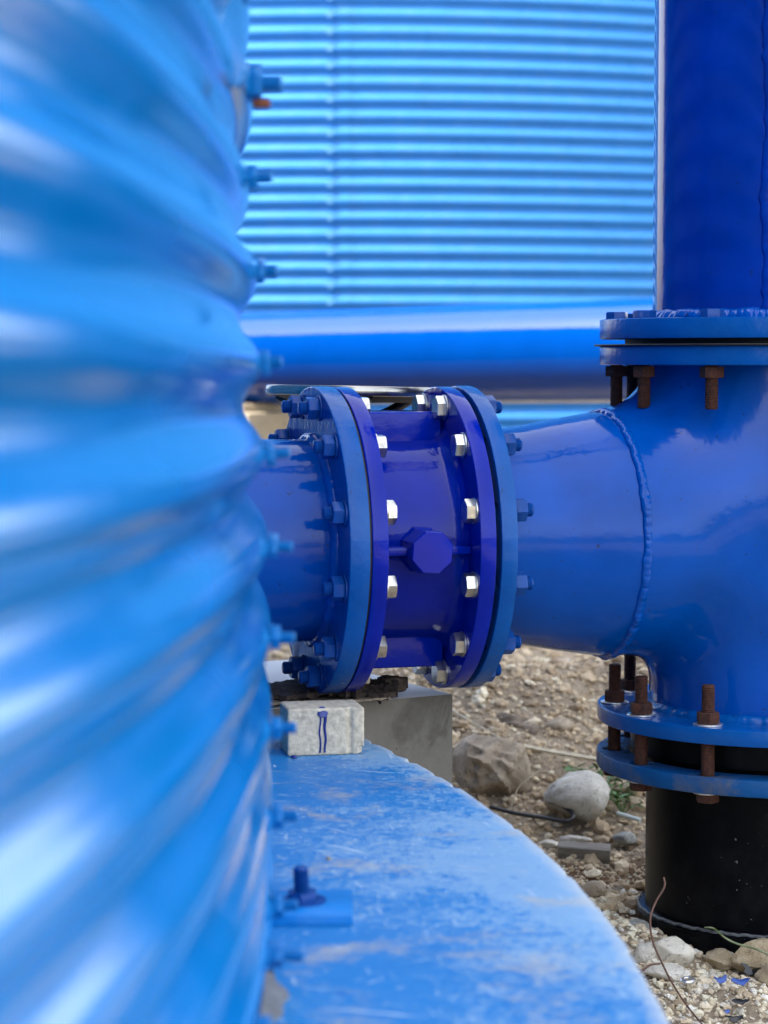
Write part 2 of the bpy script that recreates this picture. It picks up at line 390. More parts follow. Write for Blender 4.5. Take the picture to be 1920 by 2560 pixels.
def tube(name, pts, r, segs=8, taper=None, sub=6, flat=1.0):
    """smooth tube through pts (Catmull-Rom), optional radius at the end"""
    P = [Vector(p) for p in pts]; Q = []
    E_ = [P[0]*2-P[1]]+P+[P[-1]*2-P[-2]]
    for i in range(1, len(E_)-2):
        for k in range(sub):
            t = k/sub; a, b_, c, d = E_[i-1:i+3]
            Q.append(.5*((2*b_)+(c-a)*t+(2*a-5*b_+4*c-d)*t*t+(3*b_-a-3*c+d)*t**3))
    Q.append(P[-1]); n = len(Q); vs_, fs = [], []
    up = Vector((0, 0, 1)); side = None
    for i, q in enumerate(Q):
        t = (Q[min(i+1, n-1)]-Q[max(i-1, 0)]).normalized()
        if side is None: side = t.cross(up) if abs(t.z) < .95 else t.cross(Vector((1, 0, 0)))
        side = (side-t*side.dot(t)).normalized(); u2 = side.cross(t)
        rr = r if taper is None else r+(taper-r)*i/(n-1)
        for k in range(segs):
            a = 2*PI*k/segs; vs_.append(q+side*math.cos(a)*rr+u2*math.sin(a)*rr*flat)
    for i in range(n-1):
        for k in range(segs):
            j = (k+1) % segs; fs.append((i*segs+k, i*segs+j, (i+1)*segs+j, (i+1)*segs+k))
    fs.append(tuple(reversed(range(segs)))); fs.append(tuple(range((n-1)*segs, n*segs)))
    return from_py(name, vs_, fs, 50)
def bead(name, path, normals, r, amp=.35, seed=0, period=.006, flat=.8):
    """weld bead: overlapping crescent ripples along a closed or open path"""
    rs = np.random.default_rng(seed); n = len(path); vs_, fs = [], []; segs = 10
    T_ = [(Vector(path[min(i+1, n-1)])-Vector(path[max(i-1, 0)])).normalized() for i in range(n)]
    S_ = [0]
    for i in range(1, n): S_.append(S_[-1]+(Vector(path[i])-Vector(path[i-1])).length)
    tot = S_[-1]; brk = [0]
    while brk[-1] < tot+.05: brk.append(brk[-1]+period*rs.uniform(.6, 1.5))
    brk = np.array(brk); wd = rs.uniform(1-amp*.5, 1+amp*.5, len(brk)); ht = rs.uniform(1-amp, 1+amp*.6, len(brk)); lat = rs.normal(0, amp*.18, len(brk))
    for i in range(n):
        p = Vector(path[i]); nn = Vector(normals[i]).normalized(); sd_ = nn.cross(T_[i]).normalized(); s = S_[i]
        for k in range(segs):
            a = 2*PI*k/segs; sp = s+r*.9*math.cos(a)**2
            b_ = min(len(brk)-2, int(np.searchsorted(brk, sp, 'right')-1)); ph = (sp-brk[b_])/(brk[b_+1]-brk[b_])
            nx_ = b_+1; wv = wd[b_]*(1-ph)+wd[nx_]*ph; lt = lat[b_]*(1-ph)+lat[nx_]*ph
            hh = ht[b_]*(1-ph)+ht[nx_]*ph
            hh *= .80+.34*math.sin(PI*ph)**.6
            vs_.append(p+sd_*(math.cos(a)*r*1.2*wv+lt*r)+nn*math.sin(a)*r*flat*hh)
    for i in range(n-1):
        for k in range(segs): j = (k+1) % segs; fs.append((i*segs+k, (i+1)*segs+k, (i+1)*segs+j, i*segs+j))
    return from_py(name, vs_, fs, None)

# ------------------------------------------------------------------ terrain
def sst(t): t = np.clip(t, 0, 1); return t*t*(3-2*t)
def H(x, y):
    return (-.398+.017*np.clip(y, 2, 7)+.19*sst((y-3.7)/1.0)-.10*sst((y-4.9)/.6)+.006*np.sin(9*x+3)*np.sin(7*y)+.004*np.sin(23*x+17*y))
def axis_(lo, hi, step, far):
    core = np.arange(lo, hi+step/2, step); g = []; s = step
    d = 0
    while d < far: s *= 1.35; d += s; g.append(d)
    g = np.array(g); return np.concatenate([lo-g[::-1], core, hi+g])
gx = axis_(-1.2, 2.6, .022, 400); gy = axis_(1.2, 7.5, .022, 400)
X, Y = np.meshgrid(gx, gy, indexing='ij')
Z = H(X, Y)
inn = (X > -1.3) & (X < 2.7) & (Y > 1.1) & (Y < 7.6)
bumps = np.zeros_like(Z)
for k in range(26):
    f = 8*1.13**k; th = k*2.399
    bumps += np.sin((X*math.cos(th)+Y*math.sin(th))*f+k*1.7)*.028/f**.75*1.0
Z = np.where(inn, Z+bumps, Z)
heap = np.exp(-(((X-.33)/.55)**2+((Y-4.62)/.28)**2))
Z = Z+np.where(inn, heap*.028*(1+np.sin(17*X+5*Y)*.4+np.sin(39*X)*.2), 0)
g_me = grid_mesh('ground', np.stack([X, Y, Z], -1))
ground = link('ground', g_me, 'ground'); tag(ground, 'brown stony earth of the building site around the pipes', None, None, 'structure')

# ------------------------------------------------------------------ tank foundation pad
RT = 7.2; C1 = Vector((-.1005-RT, 2.05-.0455*RT)); CP = Vector((-3.7947, 1.8103)); RP = 4.0295
def pad_radius(a):
    n = .0012*math.sin(a*57+math.sin(a*23)*3)+.0006*math.sin(a*211+2*math.sin(a*90))+.0005*math.sin(a*733+3*math.sin(a*310))
    for c, wd, dp in ((.312, .005, .010), (.325, .007, .006), (.265, .0035, .008), (.20, .0025, .005), (.35, .004, .006), (.14, .003, .004), (.37, .002, .004), (.06, .002, .004), (.285, .002, .005)):
        d = (a-c)/wd
        if abs(d) < 1: n -= dp*(1-d*d)
    return RP+n
outl = []
for b_ in np.arange(-1.2, 1.2, .0013):
    q = Vector((CP.x+math.cos(b_)*pad_radius(b_), CP.y+math.sin(b_)*pad_radius(b_)))
    if (q-C1).length > RT+.10: outl.append(q)
a0_ = math.atan2(outl[0].y-C1.y, outl[0].x-C1.x); a1_ = math.atan2(outl[-1].y-C1.y, outl[-1].x-C1.x)
for a in np.linspace(a1_, a0_+2*PI, 160)[1:-1]: outl.append(C1+Vector((math.cos(a), math.sin(a)))*(RT+.10))
vs_, fs = [], []; steps = [(.80, 0), (.90, 0), (.94, 0), (.965, 0)]
for q in outl:
    d = (q-C1); L_ = d.length; d = d/L_
    for r_, z in [(L_*f, z) for f, z in steps]+[(L_-.05, 0), (L_-.010, 0), (L_-.003, -.0015), (L_, -.007), (L_+.001, -.06), (L_, -.50)]:
        p = C1+d*r_-CP; vs_.append((p.x, p.y, z))
nv = len(steps)+6; na = len(outl)
for i in range(na):
    j = (i+1) % na
    for k in range(nv-1): fs.append((i*nv+k, i*nv+k+1, j*nv+k+1, j*nv+k))
pad_t = thing('tank_foundation', 'round concrete foundation painted worn sky blue, under the foreground tank', 'foundation', (CP.x, CP.y, -.34))
pm = from_py('slab', vs_, fs, 40)
pad_o = link('slab', pm, 'pad', pad_t, (0, 0, .34))
pm.materials.append(M['pad_side'])
for p in pm.polygons:
    if abs(p.normal.z) < .4 and p.center.z < -.02: p.material_index = 1
# grey mortar fillet that has broken out along the foot of the wall
vs_, fs = [], []; n = 90
for i in range(n):
    a = -.060+.097*i/(n-1); w_ = .012*(.85+.3*math.sin(a*330)+.2*math.sin(a*790))
    env = min(1, (n-1-i)/10); r0 = RT+.0055
    for dr, z in ((-.004, .016*env), (w_*.35*env, .011*env+.0015*math.sin(i*1.7)), (w_*env, .0045), (w_*env+.002, -.002)):
        vs_.append(((r0+dr)*math.cos(a)+C1.x-CP.x, (r0+dr)*math.sin(a)+C1.y-CP.y, z))
for i in range(n-1):
    for k in range(3): fs.append((i*4+k, i*4+k+1, i*4+k+5, i*4+k+4))
link('mortar_fillet', from_py('mortar_fillet', vs_, fs, 30), 'mortar', pad_t, (0, 0, .34))

# ------------------------------------------------------------------ corrugated tanks
PITCH = .0802
leanz = np.array([-1, 0.1, .15, .22, .31, .39, .48, .56, .63, .71, .797, .9, 1.2, 9])
leanx = np.array([.0, .0, .0, -.001, -.002, -.004, -.0067, -.0096, -.0137, -.022, -.0264, -.030, -.036, -.036])
def wall(name, r0, z0, z1, a0, a1, na, nz, phase, amp, lean=True, thick=0, side=None):
    a = np.linspace(a0, a1, na) if not isinstance(a0, np.ndarray) else a0
    z = np.linspace(z0, z1, nz); A, Zg = np.meshgrid(a, z, indexing='ij')
    cz = .5-.5*np.cos(2*PI*(Zg-phase)/PITCH)
    rr = r0+amp*(1-2*cz**(1.0 if lean else 1.7))+(np.interp(Zg, leanz, leanx) if lean else 0)+thick
    # the near tank's ribs run very slightly out of level, higher on the side towards the camera
    P = np.stack([rr*np.cos(A), rr*np.sin(A), Zg+(.0135*np.clip(2.05-(C1.y+rr*np.sin(A)), -.5, 2.2) if lean else 0)], -1)
    if thick:   # a real lapped edge: fold the rim of the sheet back on to the sheet below
        Pb = P.copy(); k = (rr-thick-.0005)/rr
        Pb[..., 0] *= k; Pb[..., 1] *= k
        P = np.concatenate([Pb[:1], P], 0)
        rim = P[:, :1].copy(); rim[..., :2] *= ((r0-.02)/r0); P = np.concatenate([rim, P], 1)
    return grid_mesh(name, P)
H1 = 3.1
t1 = thing('corrugated_tank', 'large bright blue corrugated steel tank filling the blurred left foreground', 'water tank', (C1.x, C1.y, 0), 0, 'corrugated water tanks')
AMP = .0097; RW = RT-.0025; PH1 = .4568
a_near = np.linspace(-.42, .22, 460); a_far = np.linspace(.22, 2*PI-.42, 220)
link('wall_sheet', wall('wall_sheet', RW, 0.0, .80, a_near, None, 0, 130, PH1, AMP), 'tank', t1)
link('wall_sheet', wall('wall_sheet', RW-.0004, .80, H1, a_near, None, 0, 250, PH1, AMP), 'tank', t1)
link('wall_sheet', wall('wall_sheet', RW, 0.0, H1, a_far, None, 0, 250, PH1, AMP), 'tank', t1)
link('lap_sheet', wall('lap_sheet', RW, .762, H1, np.linspace(.0225, .20, 60), None, 0, 250, PH1, AMP, thick=.009), 'tank', t1)
link('roof', lathe('roof', [(0, .2), (7.27, 0), (7.27, -.06)], 200), 'tank', t1, (0, 0, H1))
nutm = hexa('nut', .0195, .010, 'x', .005, .0012, True); stubm = thread('bolt', .0055, .030, .0022, 12, 'x', .0009)
wshm = washer('washer', .0125, .005, .0022, 'x')
for m_ in (nutm, stubm, wshm): m_.materials.append(M['nut_tank'])
def tank_bolt(a, z, L=1.0, rusty=False, tilt=0, lift=0):
    r_ = RW+AMP+float(np.interp(z, leanz, leanx))+lift
    b_ = link('bolt', stubm, None, t1, (r_*math.cos(a), r_*math.sin(a), z), (random.uniform(-.3, .3), tilt, a)); b_.scale = (L, 1, 1)
    link('washer', wshm, None, b_); nn = link('nut', nutm, None, b_, (.0022, 0, 0), (random.uniform(0, 1), 0, 0))
    return b_
for k in range(-5, 8):
    tank_bolt(.0385+random.uniform(-.0012, .0012), PH1+k*PITCH, .62 if k in (1, 2) else .74, tilt=random.uniform(-.08, .08))
tb = tank_bolt(.0385, PH1+4*PITCH+.002, 1.0, lift=.006); tb.scale = (1.0, 1.4, 1.4)
link('lug', box('lug', .016, .009, .008, .003), 'brass', t1, ((RW+AMP-.008)*math.cos(.0385), (RW+AMP-.008)*math.sin(.0385), PH1+4*PITCH-.0155), (0, 0, .0385))
tank_bolt(.0185, .051, .95, tilt=.1); tank_bolt(-.012, .051, .95)
for k in range(8, 30): tank_bolt(.0385, PH1+k*PITCH, .8)
# anchor bracket on the pad
ab = thing('anchor_bracket', 'blue painted steel anchor plate with nut and stud beside the tank foot', 'anchor bracket', (-.080, 2.207, 0), R(1))
link('plate', box('plate', .104, .106, .010, .0010), 'plate', ab, (-.003, -.006, .0052))
st = link('stud', thread('stud', .0056, .042, .002, 16), 'nut_blue', ab, (0, -.004, .010), (R(3), R(-3), 0)); st.scale = (1.4, 1.4, .85)
link('nut', hexa('nut', .0195, .0105, 'z', .005, .0012), 'nut_blue', st, (0, 0, .0025), (0, 0, .5))
link('washer', washer('washer', .0168, .005, .0024), 'nut_blue', st, (0, 0, 0))

C2 = (-.183, 14.9)
t2 = thing('corrugated_tank', 'distant pale blue corrugated tank with thin close ribs across the blurred background', 'water tank', (C2[0], C2[1], -.3), 0, 'corrugated water tanks')
a = np.linspace(-PI*.85, -PI*.15, 300)
link('wall_sheet', wall('wall_sheet', 3.9, -.02, 6.5, a, None, 0, 700, .870, .0130, lean=False), 'tank_far', t2)
link('wall_sheet', wall('wall_sheet', 3.9, -.02, 6.5, np.linspace(-PI*.15, PI*1.15, 100), None, 0, 700, .870, .0130, lean=False), 'tank_far', t2)
link('seam_sheet', wall('seam_sheet', 3.9, .0, 6.49, np.linspace(-PI/2-.012, -PI/2+.006, 12), None, 0, 700, .870, .0130, lean=False, thick=.004), 'tank_far', t2)
link('roof', lathe('roof', [(0, .5), (3.95, 0), (3.95, -.06)], 120), 'tank_far', t2, (0, 0, 6.5))
fb = hexa('bolt', .034, .016, 'x', 0, .003); fb.materials.append(M['bolt_far'])
aa = -PI/2-.0205+.0010
for k in range(0, 28):
    z = .870+(-1+k)*PITCH
    link('bolt', fb, None, t2, (3.911*math.cos(aa), 3.911*math.sin(aa), z), (0, 0, aa))

# ------------------------------------------------------------------ far horizontal pipe on its piers
pa, pb = Vector((-.4516, 7.8, .537)), Vector((.67, 7.0, .560)); dd = (pb-pa)
far = thing('long_pipe', 'thick glossy blue pipe running level across the blurred middle distance', 'pipe', (pa.x, pa.y, pa.z-.158), math.atan2(dd.y, dd.x))
Ld = dd.length
pf = lathe('pipe', [(.15, -3.2), (.158, -3.2), (.158, -1.5), (.158, 0), (.158, 1.5), (.158, 4.2), (.15, 4.2)], 96, 'x')
link('pipe', pf, 'far_pipe', far, (0, 0, .158), (0, -math.atan2(dd.z, Vector((dd.x, dd.y)).length), 0))
for s, nm in ((-3.2, 'flange'), (4.17, 'flange')):
    link('flange', plate('flange', .225, .15, 12, .028, .0015, 0, 'x', .2, .011), 'far_pipe', far, (s, 0, .158-.0+.02*s*.5))
u = dd.normalized()
def pier(s, label, wd=.30):
    p = pa+u*s; h = p.z-.158-(-.36)
    q = thing('concrete_pier', label, 'pier', (p.x, p.y, -.36), math.atan2(dd.y, dd.x))
    link('block', box('block', wd, .36, h-.02, .012, 2), 'pier', q, (0, 0, (h-.02)/2))
    link('saddle', box('saddle', wd*.7, .30, .03, .004, 1), 'pier', q, (0, 0, h-.006))
pier(-.02, 'blurred beige concrete pier under the thick blue pipe, beside the valve')

# ------------------------------------------------------------------ the valve line (local x runs along the pipe)
O_ = Vector((.011, 3.345, .2766)); TH = R(15.6); ax = Vector((math.cos(TH), math.sin(TH), 0))
NB = 12; RBC = .200; ROF = .2225
def line_thing(name, label, cat, s, below):
    p = O_+ax*s; return thing(name, label, cat, (p.x, p.y, O_.z-below), TH)
bp = [(RBC*math.sin(R(15+30*k)), RBC*math.cos(R(15+30*k))) for k in range(NB)]
head = hexa('bolt', .030, .0125, 'x', 0, .0016); head.materials.append(M['steel'])
nut20 = hexa('nut', .030, .016, 'x', .009, .0016, True); nut20.materials.append(M['nut_blue'])
ws_s = washer('washer', .0185, .010, .003, 'x'); ws_s.materials.append(M['steel'])
ws_b = washer('washer', .0185, .010, .003, 'x'); ws_b.materials.append(M['nut_blue'])
stub20 = thread('stud_end', .0098, .012, .0025, 16, 'x'); stub20.materials.append(M['nut_blue'])
V0 = .2225
valve = line_thing('butterfly_valve', 'dark royal blue flanged valve with hand wheel and bright steel bolts, between the pipes', 'valve', 0, .2225)
# body: ring casting with fillets into both flanges
prof = [(.120, -.089), (.176, -.089)]
prof = [(.125, -.0660)]
for x_, r_ in ((-.066, .168), (-.062, .160), (-.055, .1545), (-.046, .152), (-.02, .151), (.02, .151), (.046, .152), (.055, .1545), (.062, .160), (.066, .168)): prof.append((r_, x_))
prof.append((.125, .066)); prof.append((.125, -.066))
link('body', lathe('body', prof, 128, 'x', 40), 'valve', valve, (0, 0, V0))
for s in (-.0893, .066):
    link('flange', plate('flange', ROF, .125, NB, .0233, .0018, 0, 'x', RBC, .0112, R(15)), 'valve', valve, (s, 0, V0))
# saddle blocks above and below, stem neck
bl = box('stem_block', .128, .11, .060, .006, 3); link('stem_block', bl, 'valve', valve, (0, .012, V0+.157))
bl2 = box('foot_block', .128, .13, .060, .006, 3); link('foot_block', bl2, 'valve', valve, (0, .01, V0-.155))
# side rib and octagonal shaft cap facing the camera
link('rib', box('rib', .131, .035, .012, .003, 2), 'valve', valve, (0, -.163, V0-.004))
oc = []; fo = []
def octo(r, y, tw=PI/8): return [(r*math.cos(tw+PI*i/4), y, r*math.sin(tw+PI*i/4)) for i in range(8)]
oc += octo(.034, -.135)+octo(.034, -.150)+octo(.0315, -.1545)+octo(.0315, -.2085)+octo(.0300, -.2105)
for k in range(4):
    for i in range(8): j = (i+1) % 8; fo.append((k*8+i, k*8+j, k*8+8+j, k*8+8+i))
fo.append(tuple(range(32, 40)))
bm = bmesh.new(); me_ = bpy.data.meshes.new('shaft_cap'); me_.from_pydata(oc, [], fo); bm.from_mesh(me_)
bmesh.ops.recalc_face_normals(bm, faces=bm.faces); bm.to_mesh(me_); bm.free(); finish(me_, 20)
link('shaft_cap', me_, 'valve', valve, (0, 0, V0-.004), (0, R(4), 0))
# gearbox behind, with worm stem and dished hand wheel
gb = link('gearbox', box('gearbox', .13, .09, .13, .014, 3), 'valve', valve, (0, .225, V0+.05))
link('gear_neck', lathe('gear_neck', [(.0, -.03), (.055, -.03), (.055, .06), (.075, .065), (.075, .075), (0, .075)], 48), 'valve', valve, (0, .135, V0), (R(-90), 0, 0))
hwc = Vector((.018, .287, V0+.214))
link('wheel_stem', tube('wheel_stem', [(.0, .225, V0+.10), tuple(hwc+Vector((0, 0, -.045)))], .011, 12), 'black_metal', valve)
hw = link('hand_wheel', None, None, valve, tuple(hwc), (R(-.6), R(1.3), 0))
rimp = []
RWH = .1365
prof = [(RWH-.006, -.001), (RWH-.005, .0045), (RWH-.001, .0062), (RWH+.002, .004), (RWH+.003, -.003), (RWH+.001, -.0085), (RWH-.003, -.0095), (RWH-.005, -.006), (RWH-.006, -.001)]
link('rim', lathe('rim', prof, 96, 'z', 50), 'chrome', hw)
dish = lathe('dish', [(0, -.020), (.03, -.020), (.10, -.018), (RWH-.004, -.008), (RWH-.006, -.003), (.10, -.010), (0, -.012)], 64, 'z', 40)
link('dish', dish, 'rubber', hw)
for k in range(3):
    a_ = R(25+120*k)
    link('spoke', tube('spoke', [(.0, 0, -.050), (.06*math.cos(a_), .06*math.sin(a_), -.040), (.128*math.cos(a_), .128*math.sin(a_), -.010)], .009, 8), 'black_metal', hw)
link('hub', lathe('hub', [(0, -.065), (.022, -.065), (.022, -.012), (0, -.012)], 24), 'black_metal', hw)
# steel bolts on both joints: head and washer on the valve side, blue nut on the pipe side
for sgn, sh, sn in ((1, -.066, -.1215), (-1, .066, .1205)):
    for (y_, z_) in bp:
        b_ = link('bolt', head, None, valve, (sh+.003*sgn, y_, V0+z_), (random.uniform(0, 1.0), 0, 0 if sgn > 0 else PI))
        link('washer', ws_s, None, b_, (-.003, 0, 0))
        d_ = abs(sn-sh)
        link('washer', ws_b, None, b_, (-d_-.006, 0, 0))
        link('nut', nut20, None, b_, (-d_-.0225, 0, 0), (random.uniform(0, 1), 0, 0))
        e_ = link('stud_end', stub20, None, b_, (-d_-.022, 0, 0), (0, 0, PI))

# left spool: flange welded to a short pipe that enters the tank
lp = line_thing('flanged_pipe', 'short blue pipe from the tank with chipped paint on its flange, left of the valve', 'pipe', -.12, .2225)
link('flange', plate('flange', ROF+.001, .14, NB, .0290, .0018, 0, 'x', RBC, .0112, R(15)), 'flange_chipped', lp, (-.0015, 0, V0))
link('pipe', lathe('pipe', [(.14, -.36), (.1475, -.36), (.1475, -.2), (.1475, -.1), (.1475, 0), (.14, 0)], 128, 'x'), 'pipe', lp, (0, 0, V0))
n = 260; pth = [(-.004, .1495*math.cos(2*PI*i/n), .1495*math.sin(2*PI*i/n)) for i in range(n+1)]
nr = [Vector((-.7, p[1]/.1495*.7, p[2]/.1495*.7)) for p in pth]
link('weld_bead', bead('weld_bead', pth, nr, .0075, .3, 4), 'pipe', lp, (0, 0, V0))
link('gasket', lathe('gasket', [(.13, .0275), (.219, .0275), (.219, .0307), (.13, .0307)], 96, 'x'), 'rubber', lp, (0, 0, V0))

# ------------------------------------------------------------------ pipe tee with reducer and two flanges
ST = .618; TC = O_+ax*ST; RV = .194; RH = .184
tee = thing('pipe_tee', 'big glossy blue welded pipe tee with rusty bolts on its upper and lower flanges', 'pipe fitting', (TC.x, TC.y, -.018), TH)
TZ = O_.z+.018                       # axis height in the tee's own frame
link('flange', plate('flange', ROF+.001, .15, NB, .0237, .0018, 0, 'x', RBC, .0112, R(15), edge_noise=.0004), 'flange', tee, (.0968-ST, 0, TZ))
link('gasket', lathe('gasket', [(.13, .0893-ST), (.196, .0893-ST), (.196, .0968-ST), (.13, .0968-ST)], 96, 'x'), 'rubber', tee, (0, 0, TZ))
rp = [(.150, .1205), (.1575, .1205), (.1575, .140), (.159, .16), (.1625, .19), (.1675, .22), (.1730, .25), (.1780, .28), (.1820, .305), (.184, .325), (.184, .331)]
link('reducer', lathe('reducer', [(r_, x_-ST) for r_, x_ in rp], 160, 'x', 50), 'pipe', tee, (0, 0, TZ))
n = 900; xw = .3295-ST
pth = [(xw, (RH+.0005)*math.cos(2*PI*i/n), (RH+.0005)*math.sin(2*PI*i/n)) for i in range(n+1)]
link('weld_bead', bead('weld_bead', pth, [Vector((0, p[1], p[2])).normalized() for p in pth], .0060, .40, 5, .0095, .85), 'pipe', tee, (0, 0, TZ))
n = 260; pth = [(.1240-ST, .1590*math.cos(2*PI*i/n), .1590*math.sin(2*PI*i/n)) for i in range(n+1)]
link('weld_bead', bead('weld_bead', pth, [Vector((.7, p[1]/.159*.7, p[2]/.159*.7)) for p in pth], .0065, .3, 6), 'pipe', tee, (0, 0, TZ))
# body as the smooth union of two cylinders (surface nets on a signed distance grid)
def tee_sdf(x, y, z):
    rv = RV+.002*np.clip((z-.1)/.1, 0, 1)
    d1 = np.sqrt(x*x+y*y)-rv; d2 = np.sqrt(y*y+z*z)-RH
    d2 = np.maximum(d2, x-.05)
    k = .125*sst((z+.05)/.15)+.065*(1-sst((z+.05)/.15))
    h = np.clip(.5+.5*(d2-d1)/k, 0, 1); return d2*(1-h)+d1*h-k*h*(1-h)
hstep = .0075
xs = np.arange(xw, .225, hstep); ys = np.arange(-.225, .2251, hstep); zs = np.arange(-TZ+.020, .5493-.0-TZ+.0301, hstep)
XX, YY, ZZ = np.meshgrid(xs, ys, zs, indexing='ij'); F_ = tee_sdf(XX, YY, ZZ); ins = F_ < 0
nx, ny, nz_ = F_.shape
cs = np.zeros((nx-1, ny-1, nz_-1), int)
for i in (0, 1):
    for j in (0, 1):
        for k in (0, 1): cs += ins[i:nx-1+i, j:ny-1+j, k:nz_-1+k]
act = (cs > 0) & (cs < 8); vid = -np.ones(act.shape, int); vid[act] = np.arange(act.sum())
ai = np.argwhere(act); P = np.stack([xs[ai[:, 0]], ys[ai[:, 1]], zs[ai[:, 2]]], 1)+hstep/2
for it in range(6):
    f = tee_sdf(P[:, 0], P[:, 1], P[:, 2]); e = 1e-4
    g = np.stack([(tee_sdf(P[:, 0]+e, P[:, 1], P[:, 2])-f)/e, (tee_sdf(P[:, 0], P[:, 1]+e, P[:, 2])-f)/e, (tee_sdf(P[:, 0], P[:, 1], P[:, 2]+e)-f)/e], 1)
    P -= g*(f/np.maximum((g*g).sum(1), 1e-6))[:, None]
quads = []
def emit(axis):
    s0 = [slice(None)]*3; s1 = [slice(None)]*3; s0[axis] = slice(0, -1); s1[axis] = slice(1, None)
    A_, B_ = ins[tuple(s0)], ins[tuple(s1)]; ch = np.argwhere(A_ != B_)
    o1, o2 = [k for k in range(3) if k != axis]
    ok = (ch[:, o1] > 0) & (ch[:, o2] > 0) & (ch[:, o1] < vid.shape[o1]) & (ch[:, o2] < vid.shape[o2]); ch = ch[ok]
    def at(d1, d2):
        q = ch.copy(); q[:, o1] -= d1; q[:, o2] -= d2; return vid[q[:, 0], q[:, 1], q[:, 2]]
    Q = np.stack([at(1, 1), at(0, 1), at(0, 0), at(1, 0)], 1)
    flip = A_[ch[:, 0], ch[:, 1], ch[:, 2]] if axis != 1 else ~A_[ch[:, 0], ch[:, 1], ch[:, 2]]
    Q[~flip] = Q[~flip][:, ::-1]; quads.append(Q)
for axn in range(3): emit(axn)
Q = np.concatenate(quads); Q = Q[(Q >= 0).all(1)]
tb_me = np_mesh('tee_body', P, Q)
link('tee_body', tb_me, 'pipe', tee, (0, 0, TZ))

# vertical flange pairs: bolt circle in world azimuth
TR = .2735; TB = .248; PHI = R(-122.3)-TH
link('flange', plate('flange', TR, .17, 12, .024, .0022, 0, 'z', TB, .0125, PHI, .0003), 'flange', tee, (0, 0, .0))
link('flange', plate('flange', TR, .17, 12, .0283, .0022, 0, 'z', TB, .0125, PHI, .0003), 'flange', tee, (0, 0, .549))
n = 420; pth = [((RV+.003)*math.cos(2*PI*i/n), (RV+.003)*math.sin(2*PI*i/n), .0255) for i in range(n+1)]
link('weld_bead', bead('weld_bead', pth, [Vector((p[0]/.2*.6, p[1]/.2*.6, .8)) for p in pth], .009, .3, 8), 'flange', tee)
link('gasket', lathe('gasket', [(.19, .5773), (.2815, .5773), (.2825, .579), (.2815, .5800), (.235, .5800), (.235, .588), (.19, .588)], 96), 'rubber', tee)
rnut = hexa('nut', .0305, .016, 'z', .009, .0016, True); rnut.materials.append(M['rust'])
rst = thread('bolt', .0100, .064, .0025, 18, 'z', .0011); rst.materials.append(M['rust'])
bhead = hexa('head', .0300, .0115, 'z', 0, .0022); bhead.materials.append(M['nut_blue'])
for k in range(12):
    a_ = PHI+k*PI/6; px_, py_ = TB*math.cos(a_), TB*math.sin(a_)
    # upper joint: blue head on top, rusty thread and nut below
    b_ = link('bolt', rst, None, tee, (px_, py_, .549), (PI, 0, random.uniform(0, 6)))
    link('nut', rnut, None, b_, (0, 0, .002), (0, 0, random.uniform(0, 1)))
    link('head', bhead, None, b_, (0, 0, -.0693), (PI, 0, random.uniform(0, 1)))
# lower joint: long rusty bolts, loose, passing both plates
lst = thread('bolt', .0100, .170, .0025, 18, 'z', .0011, plain=.095); lst.materials.append(M['rust'])
lhead = hexa('head', .0305, .0125, 'z', 0, .0022); lhead.materials.append(M['rust'])
wsb = washer('washer', .0218, .010, .0028); wsb.materials.append(M['washer'])
for k in range(12):
    a_ = PHI+k*PI/6; px_, py_ = TB*math.cos(a_), TB*math.sin(a_)
    hgt = .024; top = random.uniform(.052, .060)+(.008 if k in (10, 9) else 0)
    b_ = link('bolt', lst, None, tee, (px_, py_, hgt+top-.170), (R(random.uniform(-.8, .8)), R(random.uniform(-.8, .8)), random.uniform(0, 6)))
    link('washer', wsb, None, b_, (0, 0, .170-top+.0002), (R(random.uniform(-2, 2)), R(random.uniform(-2, 2)), 0))
    link('nut', rnut, None, b_, (0, 0, .170-top+.0035), (0, 0, random.uniform(0, 1)))
    zb = (-.073-.003)-(hgt+top-.170)
    link('washer', wsb, None, b_, (0, 0, zb)); link('head', lhead, None, b_, (0, 0, zb-.0005), (PI, 0, random.uniform(0, 1)))

# ------------------------------------------------------------------ riser above
riser = thing('riser_pipe', 'tall dark royal blue vertical pipe standing on the top flange of the tee', 'pipe', (TC.x, TC.y, .570), TH)
link('pipe', lathe('pipe', [(.185, .0), (.193, .0), (.193, .6), (.193, 1.2), (.193, 2.6), (.185, 2.6)], 144), 'riser', riser)
link('flange', plate('flange', TR, .17, 12, .030, .0022, 0, 'z', TB, .0125, PHI, .0004), 'flange', riser)
n = 900; pth = [((.1955)*math.cos(2*PI*i/n), (.1955)*math.sin(2*PI*i/n), .034) for i in range(n+1)]
link('weld_bead', bead('weld_bead', pth, [Vector((p[0]/.2*.75, p[1]/.2*.75, .65)) for p in pth], .0105, .45, 9, .011), 'pipe', riser)
az = R(-104.6)-TH; n = 1400
pth = [(.1935*math.cos(az+.010*math.sin(i*.05)), .1935*math.sin(az+.010*math.sin(i*.05)), .04+2.5*i/n) for i in range(n+1)]
link('weld_bead', bead('weld_bead', pth, [Vector((math.cos(az), math.sin(az), 0))]*(n+1), .0085, .4, 10, .010, .4), 'riser', riser)
link('flange', plate('flange', TR, .17, 12, .030, .0022, 0, 'z', TB, .0125, PHI), 'flange', riser, (0, 0, 2.6))

